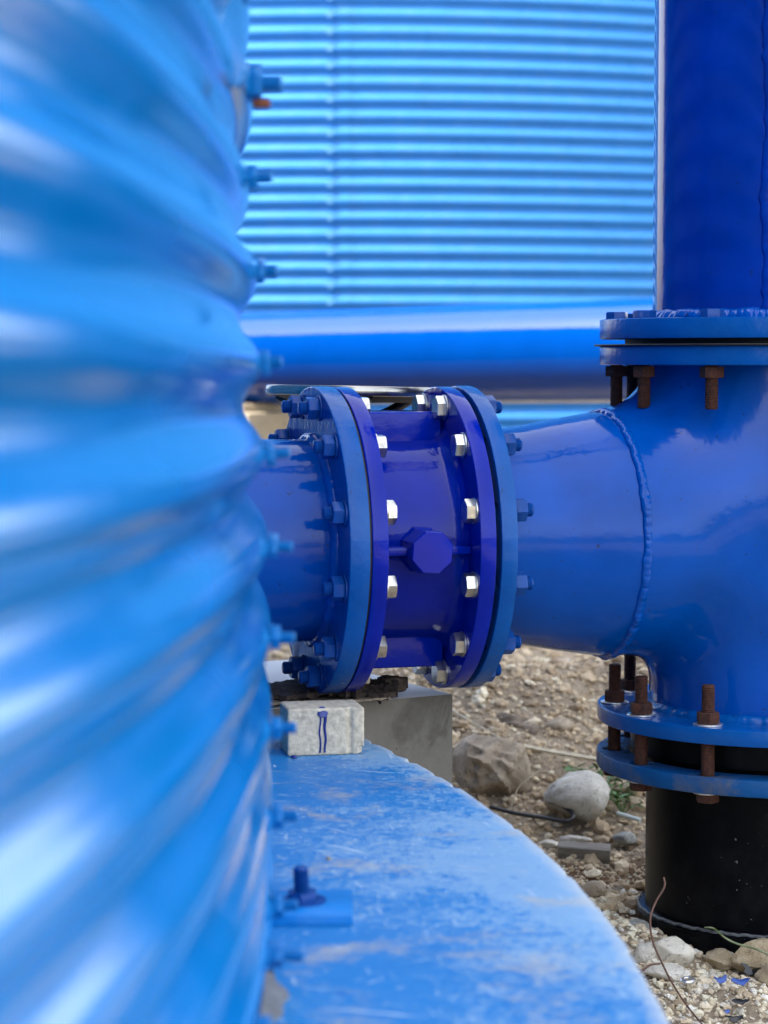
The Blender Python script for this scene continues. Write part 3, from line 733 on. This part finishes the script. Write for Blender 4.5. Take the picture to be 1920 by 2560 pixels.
# ------------------------------------------------------------------ black buried pipe with its loose blue backing flange
bk = thing('black_pipe', 'black plastic pipe rising from the gravel under the lower blue flange', 'pipe', (TC.x, TC.y, -.36), 0)
link('pipe', lathe('pipe', [(.1975, -.2), (.1975, .20), (.1975, .296), (.19, .296)], 144), 'hdpe', bk)
link('stub_end', lathe('stub_end', [(.19, .297), (.206, .297), (.222, .300), (.2225, .338), (.219, .3415), (.19, .3415)], 120), 'hdpe', bk)
link('socket', lathe('socket', [(.1975, -.2), (.2085, -.2), (.2085, .040), (.2095, .0405), (.2095, .0455), (.2085, .046), (.2065, .0505), (.2040, .0515), (.1978, .0518)], 144), 'hdpe', bk)
fr_me = lathe('lip', [(.2072, .0500), (.2092, .0487), (.2094, .0510), (.2074, .0528), (.2072, .0500)], 200)
for v in fr_me.vertices: v.co.z += .0012*math.sin(math.atan2(v.co.y, v.co.x)*53)*math.sin(math.atan2(v.co.y, v.co.x)*17)
M['grime'] = simple('scuffed_grey_plastic', (.13, .14, .15), .6, 0, 60, .5, .3, .001, (.02, .02, .022), .5)
link('lip', fr_me, 'grime', bk)
bf = thing('loose_flange', 'dusty weathered blue flange ring hanging loose around the black pipe', 'flange', (TC.x, TC.y, -.091), TH)
link('ring', plate('ring', TR+.001, .2235, 12, .025, .0025, 0, 'z', TB, .0175, PHI, .0006), 'old_flange', bf)

# ------------------------------------------------------------------ pedestal, paver, boards
ua = Vector((-.875, -.485, 0)).normalized(); va = Vector((-.485, .875, 0)).normalized()
cr = Vector((.104, 3.400, 0)); ce = cr+ua*.235+va*.235
pd = thing('concrete_pedestal', 'square grey concrete pedestal with a pale top, standing behind the paver block', 'pedestal', (ce.x, ce.y, -.40), math.atan2(-ua.y, -ua.x))
pbm = box('block', .47, .47, .436, .0035, 2)
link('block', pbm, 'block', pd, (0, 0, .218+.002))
pv = thing('paver_block', 'small pale cement paver on edge with two blue paint drips, on the blue pad', 'paving block', (-.0860, 3.120, 0), R(11))
def paver_mesh():
    bm = bmesh.new(); bmesh.ops.create_cube(bm, size=2)
    bmesh.ops.subdivide_edges(bm, edges=list(bm.edges), cuts=55, use_grid_fill=True)
    hx, hy, hz, r_ = .053, .0375, .0325, .0032
    for v in bm.verts:
        p = Vector((v.co.x*hx, v.co.y*hy, v.co.z*hz))
        q = Vector((max(-hx+r_, min(hx-r_, p.x)), max(-hy+r_, min(hy-r_, p.y)), max(-hz+r_, min(hz-r_, p.z))))
        d = p-q; p = q+d.normalized()*r_ if d.length > 1e-7 else p
        x, y, z = p
        if y < -.02: p.y += .0042*math.exp(-((x-.0335)/.0028)**2)     # moulded groove
        n_ = d.normalized()
        k = (math.sin(x*410+z*230)+math.sin(z*520+x*190+y*300)+math.sin(y*330+x*610)+math.sin(x*1300+z*900)*.6)*.00009
        p += n_*k
        if x > .044 and z < -.022: p += Vector((-.003, .001, .0015))*min(1, (x-.044)/.006)
        v.co = p
    me = bpy.data.meshes.new('block'); bm.to_mesh(me); bm.free(); return finish(me, None)
link('block', paver_mesh(), 'paver', pv, (0, 0, .0325))
for xo, ph in ((-.0085, 0), (-.0015, 1.3)):
    link('paint_drip', tube('paint_drip', [(xo+.0008*math.sin(ph+k*1.7), -.0376, .057-.0088*k) for k in range(7)], .0013 if ph == 0 else .0024, 6, .0015), 'drip', pv)
link('paint_drip', lathe('paint_drip', [(0, .0014), (.0060, .0010), (.0080, 0), (.0080, -.001)], 14), 'drip', pv, (-.005, -.0368, .0600), (R(60), 0, 0))
def rag_board(name, L, W, T, seed, edge=.006, wav=.004, nx_=60, ny_=16):
    rr = np.random.default_rng(seed); top = []; 
    ex0 = rr.normal(0, edge, ny_); ex1 = rr.normal(0, edge*2, ny_); ey0 = np.convolve(rr.normal(0, edge*1.6, nx_), [.3, .4, .3], 'same'); ey1 = rr.normal(0, edge, nx_)
    P = np.zeros((nx_, ny_, 3))
    for i in range(nx_):
        for j in range(ny_):
            u_, v_ = i/(nx_-1), j/(ny_-1)
            x = -L/2+L*u_+ex0[j]*(1-u_)**6+ex1[j]*u_**6; y = -W/2+W*v_+ey0[i]*(1-v_)**5+ey1[i]*v_**5
            P[i, j] = (x, y, wav*math.sin(u_*9+seed)+wav*.5*math.sin(v_*7+u_*20)+rr.normal(0, T*.10))
    B = P.copy(); B[..., 2] = np.minimum(P[..., 2]-T*rr.uniform(.5, 1.1, (nx_, ny_)), P[..., 2]-.001)
    V = np.concatenate([P.reshape(-1, 3), B.reshape(-1, 3)]); idx = np.arange(nx_*ny_).reshape(nx_, ny_); fs = []
    for i in range(nx_-1):
        for j in range(ny_-1):
            a, b, c, d = idx[i, j], idx[i+1, j], idx[i+1, j+1], idx[i, j+1]; n0 = nx_*ny_
            fs.append((a, b, c, d)); fs.append((a+n0, d+n0, c+n0, b+n0))
    ring = [idx[i, 0] for i in range(nx_)]+[idx[-1, j] for j in range(1, ny_)]+[idx[i, -1] for i in range(nx_-2, -1, -1)]+[idx[0, j] for j in range(ny_-2, 0, -1)]
    for k in range(len(ring)):
        a, b = ring[k], ring[(k+1) % len(ring)]; fs.append((a, a+n0, b+n0, b))
    return from_py(name, V, fs, 45)
o = link('plywood_sheet', rag_board('plywood_sheet', .30, .15, .004, 5, .002, .0008), 'ply', None, (-.155, 3.322, .0475), (0, 0, R(17)))
tag(o, 'thin frayed plywood sheet with a pale edge lying under the torn brown board', 'board')
o = link('torn_board', rag_board('torn_board', .085, .07, .016, 12, .007, .0035, 40, 22), 'bark', None, (-.022, 3.335, .0620), (0, R(-2), R(20)))
tag(o, 'ragged dark lump of fibrous board on the pedestal between the two valve flanges', 'board')
o = link('torn_board', rag_board('torn_board', .285, .135, .009, 8, .006, .0028), 'bark', None, (-.152, 3.325, .0575), (0, R(.5), R(16)))
tag(o, 'torn dark brown fibrous board packed under the left flange of the valve', 'board')

# ------------------------------------------------------------------ stones
def rock_mesh(name, w_, d_, h_, seed, rough=.18, facets=0, sub=4):
    bm = bmesh.new(); bmesh.ops.create_icosphere(bm, subdivisions=sub, radius=1)
    r_ = np.random.default_rng(seed); K = r_.normal(0, 1, (10, 3)); Ph = r_.uniform(0, 6, 10); planes = []
    for k in range(facets):
        d = r_.normal(0, 1, 3); d /= np.linalg.norm(d); planes.append((Vector(d), r_.uniform(.55, .85)))
    for v in bm.verts:
        n_ = v.co.copy(); s = 0
        for k in range(10):
            f = 1.1*1.45**k; s += math.sin(f*(K[k]@np.array(n_))+Ph[k])/f**.9
        v.co = n_*(1+rough*s)
        for pn, pd_ in planes:
            q = v.co.dot(pn)
            if q > pd_: v.co -= pn*(q-pd_)*.88
        v.co = Vector((v.co.x*w_/2, v.co.y*d_/2, v.co.z*h_/2))
    me = bpy.data.meshes.new(name); bm.to_mesh(me); bm.free(); return finish(me, 38 if facets else None)
def gz(x, y): return float(H(np.array(x), np.array(y)))
def stone(name, label, mname, x, y, w_, d_, h_, seed, rough=.18, facets=0, rot=0, sink=.2, cat='stone', tilt=0, zoff=0):
    o = link(name, rock_mesh(name, w_, d_, h_, seed, rough, facets), mname, None, (x, y, gz(x, y)+h_*(.5-sink)+zoff), (tilt, tilt*.6, rot))
    return tag(o, label, cat, 'loose stones and rubble on the gravel' if cat == 'stone' else None)
stone('boulder', 'smooth rounded pale granite boulder beside the green weed', 'granite', .345, 4.04, .140, .11, .092, 21, .11, 2, .5, .16, tilt=R(8))
stone('rubble_lump', 'large craggy tan lump of rubble beside the corner of the blue pad', 'tan', .205, 4.13, .185, .15, .130, 5, .24, 7, .5, .15, 'rubble')
stone('stone', 'pale rounded stone half buried on the slope behind the tan rubble', 'tan', .335, 4.36, .066, .06, .045, 33, .15, 3, 0, .2)
stone('earth_clod', 'dark crumbly clod of earth on the slope left of the half buried stone', 'clod', .255, 4.36, .095, .09, .050, 14, .30, 0, 0, .25, 'clod')
stone('stone', 'thin pale sliver of stone in front of the granite boulder', 'pale', .333, 3.945, .055, .030, .016, 8, .2, 5, -.5, .1)
stone('stone', 'flat cream flake of stone next to the end of the wood offcut', 'pale', .291, 3.920, .036, .03, .018, 9, .2, 4, .3, .1)
stone('stone', 'grey speckled stone wedged between the blue pad and the black pipe', 'greyrock', .388, 3.43, .044, .045, .036, 10, .15, 5, .7, .2)
stone('stone', 'biggest cream angular stone at the foot of the black pipe', 'pale', .421, 3.285, .078, .065, .058, 16, .14, 7, .4, .2, tilt=R(6))
stone('stone', 'grey cream stone touching the left end of the biggest angular stone', 'granite', .384, 3.275, .040, .04, .036, 17, .14, 5, 1.4, .2)
stone('stone', 'flat cream stone lying in front of the biggest angular stone', 'pale', .405, 3.205, .056, .045, .022, 18, .16, 5, .1, .2)
stone('stone', 'low ochre stone in front of the middle of the black pipe', 'brownrock', .492, 3.30, .056, .05, .034, 19, .18, 5, 2.1, .25)
stone('stone', 'large brown stone at the right edge of the gravel below the black pipe', 'brownrock', .545, 3.265, .066, .06, .058, 20, .14, 6, .9, .18)
stone('stone', 'small white stone between the ochre stone and the large brown stone', 'slab', .520, 3.330, .024, .02, .018, 22, .1, 4, .3, .1)
stone('stone', 'second brown stone lower down at the right edge of the gravel', 'brownrock', .560, 3.20, .050, .05, .034, 25, .14, 6, .2, .2)
stone('stone', 'tiny orange pebble between the two blue paint flakes', 'brownrock', .494, 3.105, .018, .015, .012, 26, .1, 3, 0, .1)
stone('stone', 'mid grey stone beside the wood offcut, towards the black pipe', 'greyrock', .420, 3.93, .040, .04, .022, 27, .14, 5, .8, .2)
stone('stone', 'brown grey lump beside the damp orange soil left of the black pipe', 'tan', .342, 3.66, .050, .05, .030, 28, .18, 5, .8, .2)
# far blurred rubble behind the heap
o = link('concrete_slab', rock_mesh('concrete_slab', .115, .12, .05, 31, .08, 6), 'slab', None, (.440, 5.15, -.170), (0, 0, .3)); tag(o, 'blurred white broken slab on the ground behind the gravel heap', 'slab')
o = link('concrete_kerb', box('concrete_kerb', .34, .12, .07, .008, 2, .001), 'curb', None, (.300, 5.25, -.195), (0, 0, R(-4))); tag(o, 'blurred grey concrete kerb piece behind the gravel heap', 'kerb')

# wood offcut
o = link('wood_offcut', box('wood_offcut', .090, .036, .030, .0025, 2, .0004), 'wood', None, (.343, 3.862, gz(.343, 3.862)+.017), (R(8), R(2), R(-7))); tag(o, 'short weathered grey brown wood offcut lying on gravel near the pad edge', 'wood offcut')
# strips, strap, wires
def path_ground(pts, lift): return [(x, y, gz(x, y)+l) for (x, y), l in zip(pts, lift)]
o = link('bamboo_strip', tube('bamboo_strip', path_ground([(.155, 4.22), (.23, 4.21), (.31, 4.20), (.40, 4.19)], [.046, .044, .040, .038]), .0058, 6, .0062, flat=.6), 'drystem'); tag(o, 'long pale dry strip lying across the gravel above the granite boulder', 'strip')
o = link('reed_strip', tube('reed_strip', path_ground([(.115, 4.42), (.16, 4.34), (.21, 4.27), (.24, 4.22)], [.03, .03, .03, .035]), .0026, 6), 'drystem'); tag(o, 'thin pale dry reed slanting down to the long strip beside the pedestal', 'reed')
o = link('plastic_strap', tube('plastic_strap', [(.19, 4.025, -.258), (.235, 4.005, -.266), (.285, 3.985, -.270), (.322, 3.965, -.272), (.334, 3.975, -.262), (.318, 4.0, -.252), (.295, 4.02, -.247)], .0042, 8, flat=.9), 'strap'); tag(o, 'folded black plastic strap in front of the tan rubble lump', 'strap')
o = link('thin_wire', tube('thin_wire', [(.218, 4.01, -.275), (.228, 4.01, -.25), (.240, 4.02, -.222), (.262, 4.03, -.205), (.285, 4.04, -.19)], .0011, 6), 'drystem'); tag(o, 'thin pale bent wire standing against the tan rubble lump', 'wire')
o = link('rusty_wire', tube('rusty_wire', [(.398, 3.20, -.196), (.3975, 3.19, -.207), (.384, 3.18, -.227), (.375, 3.165, -.247), (.377, 3.15, -.275), (.388, 3.13, -.301), (.397, 3.10, -.318), (.408, 3.06, -.333), (.420, 3.01, -.343), (.432, 2.93, -.345), (.452, 2.80, -.345)], .0016, 8, .0013, 8), 'wire'); tag(o, 'long rusty brown wire curving up from the gravel in front of the black pipe', 'wire')
o = link('plant_stem', tube('plant_stem', [(.468, 3.28, -.288), (.480, 3.27, -.287), (.494, 3.25, -.296), (.510, 3.24, -.302), (.535, 3.22, -.305), (.58, 3.18, -.318)], .0011, 6, .0018), 'greenstem'); tag(o, 'thin pale green stem arching in front of the foot of the black pipe', 'plant stem')
o = link('plastic_tube', tube('plastic_tube', path_ground([(.416, 4.02), (.455, 4.0)], [.012, .010]), .0042, 10), 'tube'); tag(o, 'short white green plastic tube lying on gravel left of the black pipe', 'tube')
o = link('rusty_nail', tube('rusty_nail', [(.352, 3.16, -.332), (.375, 3.18, -.318), (.392, 3.19, -.318)], .0022, 6, .001), 'wire'); tag(o, 'small rusty twig beside the flat cream stone at the pad edge', 'twig')
# washer lying on the gravel
o = link('loose_washer', lathe('loose_washer', [(.0050, 0), (.0105, 0), (.0110, .0008), (.0108, .0030), (.0085, .0045), (.0060, .0045), (.0050, .0035), (.0050, 0)], 28), 'washer', None, (.426, 3.145, gz(.426, 3.145)+.012), (R(8), R(-4), 0)); tag(o, 'shiny grey metal ring lying on the gravel beside the rusty wire', 'washer')
def flake(name, label, mname, x, y, s, seed, cat, curl=.3, rz=0, up=.010):
    rr = np.random.default_rng(seed); n = 14; vs_ = [(0, 0, s*curl*.4)]; ring = []
    for i in range(n):
        a = 2*PI*i/n; q = s*rr.uniform(.6, 1.1); vs_.append((q*math.cos(a), q*.55*math.sin(a), abs(math.cos(a))**2*s*curl*rr.uniform(.6, 1.2)))
    fs = [(0, 1+i, 1+(i+1) % n) for i in range(n)]; m0 = len(vs_)
    vs_ += [(a, b, c-.0012) for a, b, c in vs_]; fs += [(m0, m0+1+(i+1) % n, m0+1+i) for i in range(n)]
    fs += [(1+i, m0+1+i, m0+1+(i+1) % n, 1+(i+1) % n) for i in range(n)]
    o = link(name, from_py(name, vs_, fs, 30), mname, None, (x, y, gz(x, y)+up), (R(20), 0, rz)); return tag(o, label, cat, cat+'s scattered on the gravel')
flake('paint_flake', 'crumpled blue paint flake, left of the pair on the gravel', 'flake', .471, 3.15, .012, 1, 'paint flake', .6, .4, .010)
flake('paint_flake', 'wider blue paint flake, right of the pair on the gravel', 'flake', .500, 3.145, .015, 2, 'paint flake', .45, 0, .010)
flake('paint_flake', 'tiny blue paint flake nearest the bottom of the photo', 'flake', .459, 3.01, .007, 3, 'paint flake', .5, .8, .012)
flake('paint_flake', 'little dark blue paint flake behind the biggest angular stone', 'flake', .449, 3.30, .007, 4, 'paint flake', .5, .8, .018)
flake('black_shard', 'curved black plastic shard beside the large brown stone', 'strap', .528, 3.215, .016, 6, 'plastic shard', .8, -.5, .012)
flake('black_shard', 'narrow black shard lying on the near gravel below the blue flakes', 'strap', .486, 3.05, .013, 7, 'plastic shard', .3, -.2, .010)
flake('black_shard', 'black shard at the very bottom of the gravel', 'strap', .468, 2.985, .014, 8, 'plastic shard', .4, -.1, .010)
# little grit on the pad
for (x, y, s, lb, mn) in ((-.060, 2.375+.06, .0028, 'tiny brown pebble lying alone on the blue pad', 'brownrock'), (-.122, 3.06, .0045, 'small dark blue crumb on the pad in front of the paver', 'drip'), (.018, 3.13, .0022, 'tiny dark grit grain on the pad right of the paver', 'clod')):
    o = link('grit_grain', rock_mesh('grit_grain', s*2, s*2, s*1.5, 4, .2, 3, 2), mn, None, (x, y, s*.6)); tag(o, lb, 'grit')

# ------------------------------------------------------------------ weeds
def weed(name, label, x, y, nst, seed, hh=.06, spread=.05, leaf=.016, mname='leaf'):
    rr = np.random.default_rng(seed); t = thing(name, label, 'plant', (x, y, gz(x, y)-.004), 0, 'green weeds by the boulder')
    for s in range(nst):
        a = rr.uniform(0, 2*PI); L = rr.uniform(.5, 1)*spread; h_ = rr.uniform(.4, 1)*hh
        tip = Vector((L*math.cos(a), L*math.sin(a), h_)); mid = tip*.5+Vector((0, 0, h_*.25))
        st = link('stem', tube('stem', [(0, 0, 0), tuple(mid), tuple(tip)], .0011, 5, .0006, 4), 'grass', t)
        for k in range(int(rr.integers(5, 9))):
            f = rr.uniform(.3, 1.0); p = mid*f*2 if f < .5 else mid.lerp(tip, f*2-1)
            az_ = rr.uniform(0, 2*PI); el = rr.uniform(-.3, .8); l_ = leaf*rr.uniform(.6, 1.2); w_ = l_*.42
            vs_ = [(0, 0, 0), (l_*.35, w_*.5, .001), (l_*.35, -w_*.5, .001), (l_*.35, 0, -.0012), (l_*.75, w_*.32, .0), (l_*.75, -w_*.32, .0), (l_*.75, 0, -.002), (l_, 0, -.003)]
            fs = [(0, 3, 1), (0, 2, 3), (1, 3, 6, 4), (3, 2, 5, 6), (4, 6, 7), (6, 5, 7)]
            link('leaf', from_py('leaf', vs_, fs, 60), mname, st, tuple(p), (rr.uniform(-.4, .4), -el, az_))
    return t
weed('weed', 'low green weed growing behind the granite boulder', .395, 4.12, 13, 2, .07, .075, .024)
weed('weed', 'sprig of green weed under the left rim of the lower flange', .430, 4.06, 10, 3, .06, .055, .022)
def grass_tuft(x, y, z, n, seed, hh, label):
    rr = np.random.default_rng(seed); t = thing('grass_tuft', label, 'grass', (x, y, z), 0, 'grass tufts behind the pipes')
    for k in range(n):
        a = rr.uniform(0, 2*PI); L = hh*rr.uniform(.5, 1); lean_ = rr.uniform(.2, .9)*L
        link('blade', tube('blade', [(0, 0, 0), (lean_*.35*math.cos(a), lean_*.35*math.sin(a), L*.55), (lean_*math.cos(a), lean_*math.sin(a), L*.9)], .0022, 4, .0004, 4, .35), 'grass', t, (rr.normal(0, .008), rr.normal(0, .008), 0))
grass_tuft(.020, 4.05, -.10, 16, 5, .10, 'bright green grass tuft behind the pale top of the pedestal')
grass_tuft(.33, 5.0, -.16, 12, 6, .06, 'blurred yellow green tuft beside the white slab behind the gravel heap')
grass_tuft(.10, 4.85, -.16, 12, 7, .05, 'blurred green tuft on the ground right behind the round flange')

# ------------------------------------------------------------------ gravel (stuff)
def ico(sub):
    bm = bmesh.new(); bmesh.ops.create_icosphere(bm, subdivisions=sub, radius=1)
    V = np.array([v.co[:] for v in bm.verts]); F = np.array([[v.index for v in f.verts] for f in bm.faces]); bm.free(); return V, F
def scatter(name, label, mname, n, xr, yr, smin, smax, sub, seed, power=2.2, density=None):
    r_ = np.random.default_rng(seed); x = r_.uniform(*xr, n*2); y = r_.uniform(*yr, n*2)
    d1 = np.hypot(x-CP.x, y-CP.y) > RP+.004; d2 = np.hypot(x-TC.x, y-TC.y) > .212
    lx = (x-ce.x)*(-ua.x)+(y-ce.y)*(-ua.y); ly = (x-ce.x)*va.x+(y-ce.y)*va.y
    d3 = (abs(lx) > .24) | (abs(ly) > .24)
    ok = d1 & d2 & d3
    if density is not None: ok &= r_.uniform(0, 1, n*2) < density(x, y)
    x, y = x[ok][:n], y[ok][:n]; m = len(x)
    s = smin+(smax-smin)*r_.uniform(0, 1, m)**power
    V, F = ico(sub); nv_ = len(V)
    P = np.repeat(V[None], m, 0)*(1+r_.normal(0, .16, (m, nv_, 1)))
    P *= (s[:, None]*np.stack([r_.uniform(.75, 1.3, m), r_.uniform(.6, 1.1, m), r_.uniform(.45, .9, m)], 1))[:, None, :]
    a, b = r_.uniform(0, 2*PI, m), r_.normal(0, .5, m)
    ca, sa, cb, sb = np.cos(a), np.sin(a), np.cos(b), np.sin(b); z0 = np.zeros(m); o1 = np.ones(m)
    Rz = np.stack([np.stack([ca, -sa, z0], 1), np.stack([sa, ca, z0], 1), np.stack([z0, z0, o1], 1)], 1)
    Rx = np.stack([np.stack([o1, z0, z0], 1), np.stack([z0, cb, -sb], 1), np.stack([z0, sb, cb], 1)], 1)
    P = np.einsum('mij,mkj->mki', Rz@Rx, P)
    bz = np.zeros(m)
    for k in range(26):
        f = 8*1.13**k; th = k*2.399; bz += np.sin((x*math.cos(th)+y*math.sin(th))*f+k*1.7)*.028/f**.75
    hp = np.exp(-(((x-.33)/.55)**2+((y-4.62)/.28)**2))*.028*(1+np.sin(17*x+5*y)*.4+np.sin(39*x)*.2)
    zz = H(x, y)+bz+hp+s*r_.uniform(.0, .45, m)
    P += np.stack([x, y, zz], 1)[:, None, :]
    FF = (F[None]+(np.arange(m)*nv_)[:, None, None]).reshape(-1, 3)
    me = np_mesh(name, P.reshape(-1, 3), FF, None, False)
    o = link(name, me, mname); tag(o, label, 'gravel', None, 'stuff'); return o
scatter('near_gravel', 'pale crushed gravel covering the ground beside the blue pad', 'pebble', 19000, (.10, 1.5), (2.3, 3.75), .0028, .0085, 2, 1, 2.6)
scatter('grit', 'fine grit between the stones of the gravel', 'pebble', 30000, (.10, 1.4), (2.3, 3.9), .0014, .0036, 1, 2)
scatter('slope_gravel', 'earthy brown gravel on the slope behind the pedestal', 'pebble_dirt', 30000, (-.1, 1.6), (3.6, 5.4), .0022, .0080, 1, 3, 2.8)
scatter('loose_rubble', 'scattered larger pieces of crushed stone across the earth', 'pebble_dirt', 3200, (-.1, 1.6), (3.55, 5.4), .006, .018, 2, 4, 2.6)
scatter('far_gravel', 'coarse gravel blurred on the far ground', 'pebble_dirt', 5000, (-1.5, 2.4), (5.3, 9), .006, .022, 1, 5, 2)
